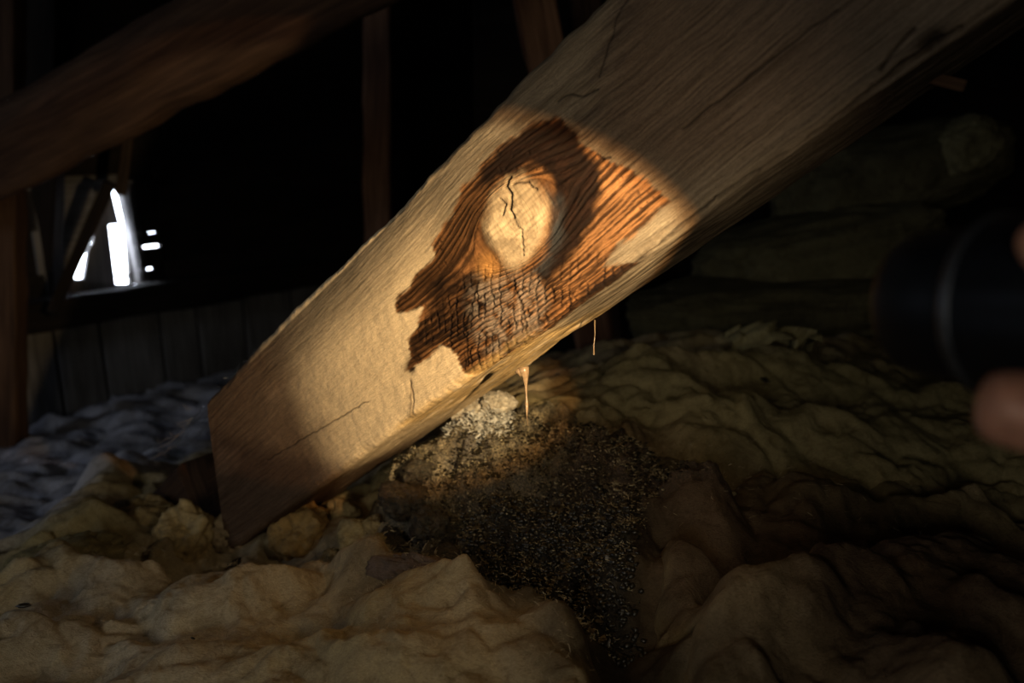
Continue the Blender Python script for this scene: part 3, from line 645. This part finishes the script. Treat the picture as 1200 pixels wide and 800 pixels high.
# relief
rel = (1-.75*low_)*(.0006*fbm(uf*9, gv*420, 4, 141)+.0004*noise(uf*60, vf*420, seed=142))+low_*.0005*fbm(uf*90, vf*90, 3, 140)-.0009*late*outer*(1-knot)-.0013*crk-crd+.0008*knot+.003*kn2*np.where(kn2 > .6, -1, .6)
rel = rel+.0012*fbm(uf*16, vf*16, 3, 143)+.0010*pale*fbm(uf*120, vf*120, 3, 144)
ev = np.exp(-((vf-WID/2+.004)/.006)**2); rel = rel+ev*(-.0018*smooth(-.1, .5, fbm(uf*18, vf*0+3, 3, 145))+.0004*noise(uf*230, vf*160, seed=146))
tl = np.exp(-((Xp+WID/2)/.010)**2)*(Yp > -.03); rel = rel+tl*(.006*fbm(uf*5, vf*0, 3, 147)+.0016*fbm(uf*50, vf*30, 2, 148)-.001)
rel = rel+under*(.0016*fbm(uf*9, vf*150, 3, 149)+.003*fbm(uf*7, vf*20, 2, 150)-.0015*bare*smooth(.0, .3, noise(uf*16, vf*60, seed=151)))
sag = -.004*smooth(.0, .5, np.abs(uf))        # the face is not quite flat
Xq = Xp+nrm[J, 0].ravel()*rel; Yq = Yp+nrm[J, 1].ravel()*rel+sag
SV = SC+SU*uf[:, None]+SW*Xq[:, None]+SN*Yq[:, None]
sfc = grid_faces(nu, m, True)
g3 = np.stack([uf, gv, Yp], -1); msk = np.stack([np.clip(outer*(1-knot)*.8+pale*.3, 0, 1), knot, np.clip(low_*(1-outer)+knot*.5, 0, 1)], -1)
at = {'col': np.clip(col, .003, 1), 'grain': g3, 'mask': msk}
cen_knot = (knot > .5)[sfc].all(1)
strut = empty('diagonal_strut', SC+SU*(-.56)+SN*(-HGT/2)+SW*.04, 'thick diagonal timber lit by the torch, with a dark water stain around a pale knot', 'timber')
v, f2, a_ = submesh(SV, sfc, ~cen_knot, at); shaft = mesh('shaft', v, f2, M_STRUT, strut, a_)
v, f2, a_ = submesh(SV, sfc, cen_knot, at); kn = mesh('knot', v, f2, M_STRUT, strut, a_); kn['label'] = 'pale cracked oval knot'
for e_, nm in ((0, 'end_grain'), (nu-1, 'end_grain')):
    ring = SV[e_*m:(e_+1)*m]; c0 = ring.mean(0); vs = np.vstack([ring, c0]); fs = [((i+1) % m, i, m) if e_ else (i, (i+1) % m, m) for i in range(m)]
    k = len(vs); mesh(nm, vs, fs, M_STRUT, strut, {'col': np.tile([.10, .06, .04], (k, 1)), 'grain': vs, 'mask': np.zeros((k, 3))})
# torn splinter at the lower arris
def strut_pt(u, v, y): return SC+SU*u+SW*v+SN*y
ps = strut_pt(face_uv(1075, 112)[0], WID/2+.002, -.10); qs = ps+SU*.03+SW*.012
sl_ = beam('splinter', ps-SW*.006, P(1130, 101, (ps-CAM)@FW),   .008, .005, (0, -1, 0), M_OLD, strut, 45, 12, .001, .002); sl_['label'] = 'pale sliver sticking out under the upper end'
# dark block the foot stands against
FB = [P(140, 640, 1.16), P(262, 440, 1.06)]
A_ = strut_pt(u_top-.012, -.066, -.075); 
blk = beam('footing_block', strut_pt(-.615, .02, -.085), strut_pt(-.80, .02, -.085), .145, .13, SN, M_OLD, None, 31, 60, .004, .012)
tag(blk, 'dark brown timber block half buried in wool against the foot of the strut', 'timber')

# ------------------------------------------------------------------ drips under the stain
def drip(name, pts, rads, label, tip=None):
    root = empty(name, pts[-1], label, 'drip'); V_, F_ = tube(pts, rads, 10); V_ = np.array(V_)
    V_ += np.stack([noise(V_[:, 2]*700, V_[:, 0]*500, seed=s) for s in (1, 2, 3)], -1)*.0007
    mesh('strand', V_, F_, M_RESIN, root)
    return root
ed = lambda px, py, d: P(px, py, d)
e0 = strut_pt(face_uv(612, 428)[0], WID/2-.002, -.006); d0 = (e0-CAM)@FW
pts = [P(613, 430, d0), P(614, 436, d0), P(615.5, 442, d0), P(616, 452, d0), P(616.5, 464, d0), P(617, 475, d0), P(617.5, 488, d0), P(618, 498, d0)]
dr = drip('slime_drip', pts, [.0050, .0042, .0026, .0012, .0009, .0012, .0004, .0003], 'long glistening strand of slime hanging from the stained lower edge of the strut')
V_, F_ = tube([P(606, 433, d0), P(610, 437, d0), P(611, 441, d0)], [.003, .0025, .0012], 8); mesh('bead', V_, F_, M_RESIN, dr)
e1_ = strut_pt(face_uv(690, 372)[0], WID/2, -.13); d1 = (e1_-CAM)@FW
drip('slime_drip', [P(697, 375, d1), P(697, 392, d1), P(696, 405, d1), P(696, 416, d1)], [.0010, .0005, .0004, .0006], 'faint thin thread hanging under the strut, right of the long slime strand')

# ------------------------------------------------------------------ wool lumps, fluff, crumbs and fibres
def surf(px, py, lift=0.0):
    p = G(px, py); z_, _, _ = terrain(np.array([p[0]]), np.array([p[1]])); return np.array([p[0], p[1], z_[0]+lift])
ico = {}
def ico_v(sub):
    if sub not in ico:
        b = bmesh.new(); bmesh.ops.create_icosphere(b, subdivisions=sub, radius=1.0)
        ico[sub] = (np.array([v.co[:] for v in b.verts]), np.array([[v.index for v in f.verts] for f in b.faces])); b.free()
    return ico[sub]
def lump(px, py, rx, ry, rz, label, colr, seed, rot=0, lift=.2, name='wool_lump', group=None, sub=5, dent=0, wetv=.0):
    c = surf(px, py); v, f_ = ico_v(sub); n = fbm(v[:, 0]*1.6+seed, v[:, 1]*1.6, 3, seed, v[:, 2]*1.6); n2 = fbm(v[:, 0]*7+seed, v[:, 1]*7, 3, seed+3, v[:, 2]*7)
    cr_ = np.abs(noise(v[:, 0]*2.6+n*2, v[:, 1]*2.6, v[:, 2]*2.6+seed, seed=seed+9)); r = 1+.40*n+.10*n2-.22*np.exp(-(cr_/.10)**2)
    if dent: dd = v@np.array([-.25, -.75, .6]); r = r-dent*smooth(.72, .98, dd)+.10*np.exp(-((dd-.66)/.10)**2)*(dent > 0)
    w = v*r[:, None]*np.array([rx, ry, rz]); cs, sn = math.cos(rot), math.sin(rot); w = np.stack([w[:, 0]*cs-w[:, 1]*sn, w[:, 0]*sn+w[:, 1]*cs, w[:, 2]], -1)
    w += c+np.array([0, 0, rz*lift]); t = smooth(-.3, .5, n2)[:, None]; cl = np.array(colr)*(1-t*.5)+BRN*t*.5
    return tag(mesh(name, w, f_, M_WOOL, None, {'col': cl, 'wet': np.full(len(w), wetv)}), label, 'insulation', group)
lump(168, 618, .058, .045, .046, 'large peaked lump of tan wool at the left, below the bluish area', YEL*.9, 201, .4, .15)
lump(80, 672, .06, .05, .024, 'low olive hump of wool left of the long rolled fold', OLV*1.2, 202, .9, .1)
lump(222, 640, .036, .032, .036, 'yellow torn lump of wool in front of the foot block', YEL*1.05, 203, .2, .25, dent=.25)
lump(280, 632, .034, .028, .028, 'tan lump tucked in front of the strut foot', TAN*1.05, 204, -.4, .2)
lump(352, 622, .036, .030, .032, 'bowl-shaped amber yellow lump of wool below the strut', AMB*1.1, 205, .1, .45, dent=.35)
lump(318, 618, .020, .018, .02, 'small tan lump between the strut foot and the amber bowl', TAN, 206, .1, .4)
for k, (x, y, r, w_l) in enumerate([(402,582,.020,'uppermost crumbly lump touching the underside of the strut, right of the amber bowl'),(415,610,.022,'largest crumbly lump in the cluster right of the amber bowl'),(437,592,.016,'crumbly lump at the right end of the cluster, against the grey black clods'),(388,632,.014,'lowest crumbly lump of the cluster, at the lower right rim of the amber bowl'),(444,622,.013,'small crumbly lump at the lower right of the cluster beside the mould')]):
    lump(x, y, r, r*.9, r*.9, w_l, (YEL*.6+OLV*.4), 220+k, k, .3, group='crumbly lumps right of the amber bowl', sub=4)
lump(532, 636, .014, .013, .013, 'round yellow lump beside the black mould patch', YEL*1.15, 231, 0, .5, sub=4)
lump(508, 642, .013, .010, .009, 'smaller yellow lump just left of the round one by the mould', YEL*1.1, 232, 0, .5, sub=4)
lump(484, 690, .046, .018, .018, 'dark greyish brown rolled piece of wool lying left of the mould', np.array([.16, .115, .09]), 233, -.35, .5)
for k, (x, y, r, wv, w_l) in enumerate([(475,578,.028,.9,'largest grey black clod at the left end of the mouldy heap, under the strut'),(456,604,.020,.9,'grey black clod at the lower left edge of the mouldy heap'),(503,592,.022,.9,'grey black clod left of the dark cleft in the mouldy heap'),(522,614,.018,.5,'brownish clod just above the round yellow lump'),(492,556,.018,.9,'grey clod touching the lower edge of the strut, left of the white fluff')]):
    lump(x, y, r, r*.9, r*.7, w_l, np.array([.10, .085, .055]), 250+k, k, .15, name='mouldy_clod', group='clods in the mouldy heap', wetv=wv)

def stuff(name, V, F, mat, label, cat):
    return tag(mesh(name, V, F, mat, None, None, False), label, cat, kind='stuff')
def scatter(poly, n, seed):
    w = Gp(poly); xs = [p[0] for p in w]; ys = [p[1] for p in w]; R = np.random.RandomState(seed)
    x = R.uniform(min(xs), max(xs), n*4); y = R.uniform(min(ys), max(ys), n*4); k = poly_sd(x, y, w)+edge_noise(x, y, seed)*1.5+.012*fbm(x*30, y*30, 3, seed+5)+R.normal(0, .006, len(x)) > 0
    x, y = x[k][:n], y[k][:n]; z = terrain(x, y)[0]; return x, y, z, R
def crumbs(name, poly, n, s0, s1, mat, label, seed, flat=.6):
    x, y, z, R = scatter(poly, n, seed); b = ico_v(1); V = []; F = []
    n = len(x); s = R.uniform(s0, s1, n)**1; jit = 1+.35*R.uniform(-1, 1, (n, len(b[0])))
    ang = R.uniform(0, 6.28, n)
    vv = b[0][None]*jit[..., None]*s[:, None, None]*np.array([1, .7, flat]); cs, sn = np.cos(ang)[:, None], np.sin(ang)[:, None]
    vx = vv[..., 0]*cs-vv[..., 1]*sn; vy = vv[..., 0]*sn+vv[..., 1]*cs
    vv = np.stack([vx+x[:, None], vy+y[:, None], vv[..., 2]+z[:, None]+s[:, None]*.2], -1).reshape(-1, 3)
    ff = (b[1][None]+(np.arange(n)*len(b[0]))[:, None, None]).reshape(-1, 3)
    return stuff(name, vv, ff, mat, label, 'debris')
def flakes(name, poly, n, l0, l1, w0, mat, label, seed, lift=.002, cat='fibres', up=.35):
    """short curved ribbons lying in the wool"""
    x, y, z, R = scatter(poly, n, seed); n = len(x); L = R.uniform(l0, l1, n); a = R.uniform(0, 6.28, n); tilt = R.uniform(-.1, up, n); K = 4
    V = []; t = np.linspace(-.5, .5, K); cv = R.uniform(-1.2, 1.2, n)
    ang = a[:, None]+cv[:, None]*t[None]; dx = np.cumsum(np.cos(ang), 1)/K*L[:, None]; dy = np.cumsum(np.sin(ang), 1)/K*L[:, None]; dz = (t[None]+.5)*tilt[:, None]*L[:, None]
    w = w0*R.uniform(.5, 1.4, n)[:, None]; px_, py_ = -np.sin(ang)*w, np.cos(ang)*w
    c = np.stack([x[:, None]+dx, y[:, None]+dy, z[:, None]+lift+dz], -1); o = np.stack([px_, py_, w*R.uniform(-1, 1, (n, 1))+0*px_], -1)
    vv = np.stack([c-o, c+o], 2).reshape(-1, 3); idx = (np.arange(n)*K*2)[:, None]+np.arange(K-1)[None]*2
    ff = np.stack([idx, idx+1, idx+3, idx+2], -1).reshape(-1, 4)
    return stuff(name, vv, ff, mat, label, cat)
MP = [(440,570),(500,530),(560,500),(640,490),(740,510),(800,560),(760,600),(730,660),(720,720),(640,690),(560,700),(540,650),(470,640)]
crumbs('mould_crumbs', [(540,580),(600,560),(700,570),(740,620),(740,720),(660,700),(560,700),(540,640)], 2600, .0012, .0042, M_CRUMB, 'shiny black crumbs of mould strewn over the wet hollow', 301)
crumbs('pale_crumbs', MP, 900, .0006, .0020, M_FLECK, 'tiny pale crumbs scattered on the mouldy heap', 302)
flakes('mould_fibres', MP, 15000, .002, .0065, .00020, M_FLECK, 'matted pale fibres on the mouldy heap under the drip', 303)
flakes('wet_flakes', MP, 4500, .002, .007, .0012, M_CRUMB, 'wet black flakes matted into the mouldy heap', 304)
FP = [(520,512),(530,488),(555,472),(590,474),(600,486),(590,505),(560,512)]
flakes('white_fluff', FP, 5200, .003, .009, .0007, M_FLUFF, 'bright white tuft of wool fluff under the lower edge of the strut', 305, .003, 'insulation', .5)
flakes('loose_fibres', [(0,660),(430,640),(700,740),(700,800),(0,800)], 2500, .003, .010, .00012, M_FIBRE, 'hair-thin loose fibres on the foreground blanket', 306, .030)
flakes('stray_fibres', [(650,470),(850,400),(1100,450),(1100,640),(760,640)], 900, .003, .010, .00012, M_FIBRE, 'hair-thin loose fibres on the olive blanket behind', 307, .022)
lump(556, 490, .026, .020, .018, 'soft white clot inside the white fluff', PAL*1.35, 310, 0, .5, name='white_clot')
lump(584, 486, .020, .015, .013, 'smaller white clot at the right end of the white fluff', PAL*1.25, 311, 0, .5, name='white_clot')
# single specks seen in the photograph
for k, (x, y, L, lab) in enumerate([(36,757,.012,'tiny black twig on the wool near the left edge of the frame'),(276,669,.020,'small dark bark chip in the fold below the strut foot'),(897,440,.018,'black clod lying on the olive blanket below the crumpled scrap'),(229,772,.005,'black speck on the blanket at the bottom'),(855,568,.016,'pale splinter sticking out of the dark wool right of the mould'),(672,494,.012,'pale chip of wood on top of the mouldy heap'),(640,640,.006,'light pebble in the black mould')]):
    c = surf(x, y, .034 if (y > 660 and x < 600) else .022 if x in (897,) else .008); v, f_ = ico_v(2); w = v*(1+.3*noise(v[:, 0]*3+k, v[:, 1]*3, v[:, 2]*3, seed=k))[:, None]*np.array([L/2, L/5, L/6]); a = .8*k+.3
    w = np.stack([w[:, 0]*math.cos(a)-w[:, 1]*math.sin(a), w[:, 0]*math.sin(a)+w[:, 1]*math.cos(a), w[:, 2]], -1)+c
    tag(mesh(['twig', 'bark_chip', 'dirt_clod', 'dirt_speck', 'splinter', 'wood_chip', 'pebble'][k], w, f_, M_FLECK if k in (4, 5, 6) else M_CRUMB), lab, 'debris')

# crumpled scrap on the olive blanket
def crumple(px0, py0, px1, py1, d, label, mat, seed, n=26):
    R = np.random.RandomState(seed); i, j = np.meshgrid(np.linspace(0, 1, n), np.linspace(0, 1, n), indexing='ij'); i = i.ravel(); j = j.ravel()
    c = P((px0+px1)/2, (py0+py1)/2, d); w = (px1-px0)*d/F_PX; h = (py1-py0)*d/F_PX
    cells = R.uniform(0, 1, (14, 2)); hz = R.uniform(-.3, 1, 14); gx = R.uniform(-1.5, 1.5, (14, 2))
    dd = (i[:, None]-cells[:, 0])**2+(j[:, None]-cells[:, 1])**2; q = np.argmin(dd, 1); z = hz[q]+gx[q, 0]*(i-cells[q, 0])+gx[q, 1]*(j-cells[q, 1])
    V = np.stack([c[0]+(i-.5)*w*1.0+.01*z, c[1]+(j-.5)*w*.7, c[2]+z*h*.55+.01-.03*((i-.5)**2+(j-.5)**2)*2], -1)
    return tag(mesh('crumpled_scrap', V, grid_faces(n, n), mat, None, {'col': np.tile(OLV*1.3, (n*n, 1)), 'wet': np.zeros(n*n)}, False), label, 'scrap')
crumple(850, 378, 945, 420, 1.2, 'crumpled scrap of torn wool facing on the far ridge at the right', M_WOOL, 4)

# slumped batts against the rear slope at the right
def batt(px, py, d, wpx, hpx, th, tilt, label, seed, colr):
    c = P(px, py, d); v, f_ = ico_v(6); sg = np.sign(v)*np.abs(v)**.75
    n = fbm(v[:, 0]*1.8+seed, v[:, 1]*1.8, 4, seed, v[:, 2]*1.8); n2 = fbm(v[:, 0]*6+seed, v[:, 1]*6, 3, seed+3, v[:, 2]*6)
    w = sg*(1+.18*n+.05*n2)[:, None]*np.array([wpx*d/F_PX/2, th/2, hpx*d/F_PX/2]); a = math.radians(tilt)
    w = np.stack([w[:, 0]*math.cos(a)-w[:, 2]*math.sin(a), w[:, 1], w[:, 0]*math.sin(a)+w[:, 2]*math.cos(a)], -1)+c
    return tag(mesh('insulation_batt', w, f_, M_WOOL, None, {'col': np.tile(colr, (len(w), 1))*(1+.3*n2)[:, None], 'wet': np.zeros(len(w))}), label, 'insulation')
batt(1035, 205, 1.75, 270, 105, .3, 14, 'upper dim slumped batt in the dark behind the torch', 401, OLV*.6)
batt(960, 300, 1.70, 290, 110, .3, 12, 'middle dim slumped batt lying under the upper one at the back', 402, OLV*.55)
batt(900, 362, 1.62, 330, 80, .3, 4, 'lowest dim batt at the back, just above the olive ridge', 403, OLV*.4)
batt(1130, 170, 1.62, 70, 60, .12, 30, 'small paler torn corner of batt at the upper right', 404, OLV*1.0)
# something solid for the batts to lean on: boarded eaves slope
eave = empty('wall_eaves', (1.0, 2.1, .1), kind='structure')
for k in range(11):
    z0 = .04+k*.22+(0 if k % 2 else -.01); y0 = 2.15+.014*(k % 2)
    slab([(-.1, y0, z0), (3.25, y0, z0), (3.25, y0, z0+(.22 if k % 2 else .24)), (-.1, y0, z0+(.22 if k % 2 else .24))], (0, -1, 0), .03, 'plank', M_ROOF, eave, 60+k)
# ------------------------------------------------------------------ cobwebs on the strut's far edge
Rw = np.random.RandomState(5); V = []; Fc = []
for k in range(110):
    u = Rw.uniform(-.66, -.36); a = strut_pt(u, -WID/2-.002, -Rw.uniform(0, .1)); b = a+SU*Rw.uniform(-.05, .05)-SW*Rw.uniform(.0, .010)+SN*Rw.uniform(-.04, .01)
    mid = (a+b)/2+np.array([0, 0, -.004]); tv, tf = tube([a, mid, b], [.0003, .00035, .0003], 4); o_ = len(V); V += tv; Fc += [tuple(i+o_ for i in f_) for f_ in tf]
stuff('cobweb', np.array(V), Fc, M_WEB, 'dusty grey cobweb strands along the far edge of the strut foot', 'cobweb')

# ------------------------------------------------------------------ torch
torch = empty('torch', TORCH_F-TORCH_A*.06, 'black cylindrical torch held at the right, out of focus, lighting the strut', 'torch')
AX = -TORCH_A
def lathe_part(name, prof, mat, flute=None, cap0=False, cap1=False, par=torch, n=72):
    V, Fc, k = lathe(TORCH_F, AX, prof, n, flute)
    if cap0: Fc.append(tuple(range(k))[::-1])
    if cap1: Fc.append(tuple(range((len(prof)-1)*k, len(prof)*k)))
    return mesh(name, V, Fc, mat, par)
lathe_part('bezel', [(.004, .0205), (.000, .0215), (.000, .0238), (.002, .0248), (.012, .0252), (.020, .0250), (.0225, .0245), (.030, .0250)], M_BLACK)
lathe_part('lens', [(.0035, .0001), (.0035, .0205), (.0045, .0205)], M_GLASS)
lathe_part('reflector', [(.005, .020), (.012, .015), (.020, .008), (.022, .001)], M_RING)
lathe_part('grip_ring', [(.029, .0250), (.029, .0288), (.0302, .0296), (.0318, .0296), (.033, .0288)], M_RING)
lathe_part('head', [(.033, .0288), (.040, .0292), (.060, .0290), (.064, .0275), (.070, .0225), (.074, .0190)], M_BLACK, lambda z, th: 1-.018*(math.cos(th*14) > .3)*(.038 < z < .062), n=84)
lathe_part('barrel', [(.074, .0185)]+[(.076+i*.004, .0182+.0006*(i % 2)) for i in range(22)]+[(.166, .0182)], M_RUBBER)
lathe_part('tail_cap', [(.166, .0186), (.168, .0205), (.182, .0205), (.184, .0190), (.1845, .012), (.1845, .0001)], M_BLACK)
bt = TORCH_F+AX*.085+np.array([0, 0, .0185]); V, Fc, k = lathe(bt, (0, 0, 1.), [(0, .006), (.002, .006), (.003, .0045), (.0032, .0002)], 24); mesh('switch', V, Fc, M_RUBBER, torch)

# ------------------------------------------------------------------ hand holding the torch
def cpos(px, py, d): return P(px, py, d)
person = empty('person', P(1480, 640, .18), 'hand reaching in from the right edge, gripping the black torch, two fingertips in view', 'person')
def ax_pt(s): return TORCH_F+AX*s
# frame round the barrel: o = away from camera-left side, direction helpers
sL = np.cross(AX, [0, 0, 1.]); sL /= np.linalg.norm(sL)
if sL@RT > 0: sL = -sL                     # towards the left of the picture / the camera side
sU = np.cross(sL, AX); sU = sU if sU[2] > 0 else -sU
def rp(s, ang, r):                          # point round the torch axis; 0 = camera side, 90 = above
    a = math.radians(ang); return ax_pt(s)+r*(math.cos(a)*sL+math.sin(a)*sU)
verts = []; edges = []; rad = []
def node(p, r, parent=None):
    verts.append(tuple(p)); rad.append(r); i = len(verts)-1
    if parent is not None: edges.append((parent, i))
    return i
wr = node(rp(.175, -150, .060)+AX*.03, .024)         # wrist (root)
fa1 = node(rp(.175, -150, .075)+AX*.12, .030, wr); fa2 = node(rp(.175, -150, .09)+AX*.24, .036, fa1)
pm1 = node(rp(.145, -150, .043), .020, wr)
kn_ = []
for s in (.070, .092, .113, .133): kn_.append(s)
tips = {}
radii = [.0094, .0096, .0092, .0082]
for i, s in enumerate(kn_):
    r = radii[i]
    base = node(rp(s+.016, -178+i*2, .034), r*1.35, pm1)
    k1 = node(rp(s+.004, 150, .033+.002), r*1.12, base)
    if i == 0:      # index finger reaches forward over the head of the torch, its tip just inside the frame
        T1 = P(1268, 270, .205); T2 = P(1224, 290, .205)
        k2 = node(rp(.055, 85, .041), r*1.05, k1); k3 = node(T1, r*.98, k2); k4 = node(T2+(T2-T1)*.02, r*.86, k3); node(T2+(T2-T1)/np.linalg.norm(T2-T1)*.005, r*.7, k4); tips['index'] = (T1, T2)
    else:
        k2 = node(rp(s, 95, .0300), r*1.02, k1); k3 = node(rp(s, 45, .0285), r*.95, k2); k4 = node(rp(s, 5, .0275), r*.82, k3)
# thumb lies forward along the underside, tip in view below the torch
tb = node(rp(.135, -125, .040), .0150, pm1); t1 = node(rp(.098, -95, .036), .0125, tb); Tm = P(1232, 487, .222); Tt = P(1170, 476, .226)
t2 = node(Tm, .0126, t1); t3 = node(Tt, .0118, t2); t4 = node(Tt+(Tt-Tm)/np.linalg.norm(Tt-Tm)*.006, .0085, t3)
me = bpy.data.meshes.new('hand'); org = ORIGIN[person]
me.from_pydata([tuple(np.array(v)-org) for v in verts], edges, []); me.update()
hand = link(bpy.data.objects.new('hand', me)); hand.parent = person; me.materials.append(M_SKIN); ORIGIN[hand] = org
sk_ = hand.modifiers.new('Skin', 'SKIN'); sk_.use_smooth_shade = True
for i, r in enumerate(rad): me.skin_vertices[0].data[i].radius = (r, r); me.skin_vertices[0].data[i].use_root = (i == 0)
sb = hand.modifiers.new('Subdivision', 'SUBSURF'); sb.levels = 2; sb.render_levels = 2
def nail(A, B, r, out):
    d = (B-A)/np.linalg.norm(B-A); out = np.array(out); out = out-d*(out@d); out /= np.linalg.norm(out); s = np.cross(d, out); V = []
    for i in range(7):
        for j in range(7):
            a = (j/6-.5)*1.7; l = (i/6-.5)*.012; wq_ = 1-.25*(abs(i-3)/3)**3
            V.append(B-d*.009+d*l*.9+r*(out*math.cos(a*wq_)+s*math.sin(a*wq_)))
    mesh('fingernail', np.array(V), grid_faces(7, 7), M_NAIL, hand)
nail(Tm, Tt, .0088, -sU); nail(*tips['index'], .0084, sU)
sv_, sf_ = tube([np.array(verts[fa1])+AX*.0, (np.array(verts[fa1])+np.array(verts[fa2]))/2, np.array(verts[fa2])+AX*.06], [.040, .046, .052], 24); mesh('jacket_sleeve', np.array(sv_), sf_, M_CLOTH, person)
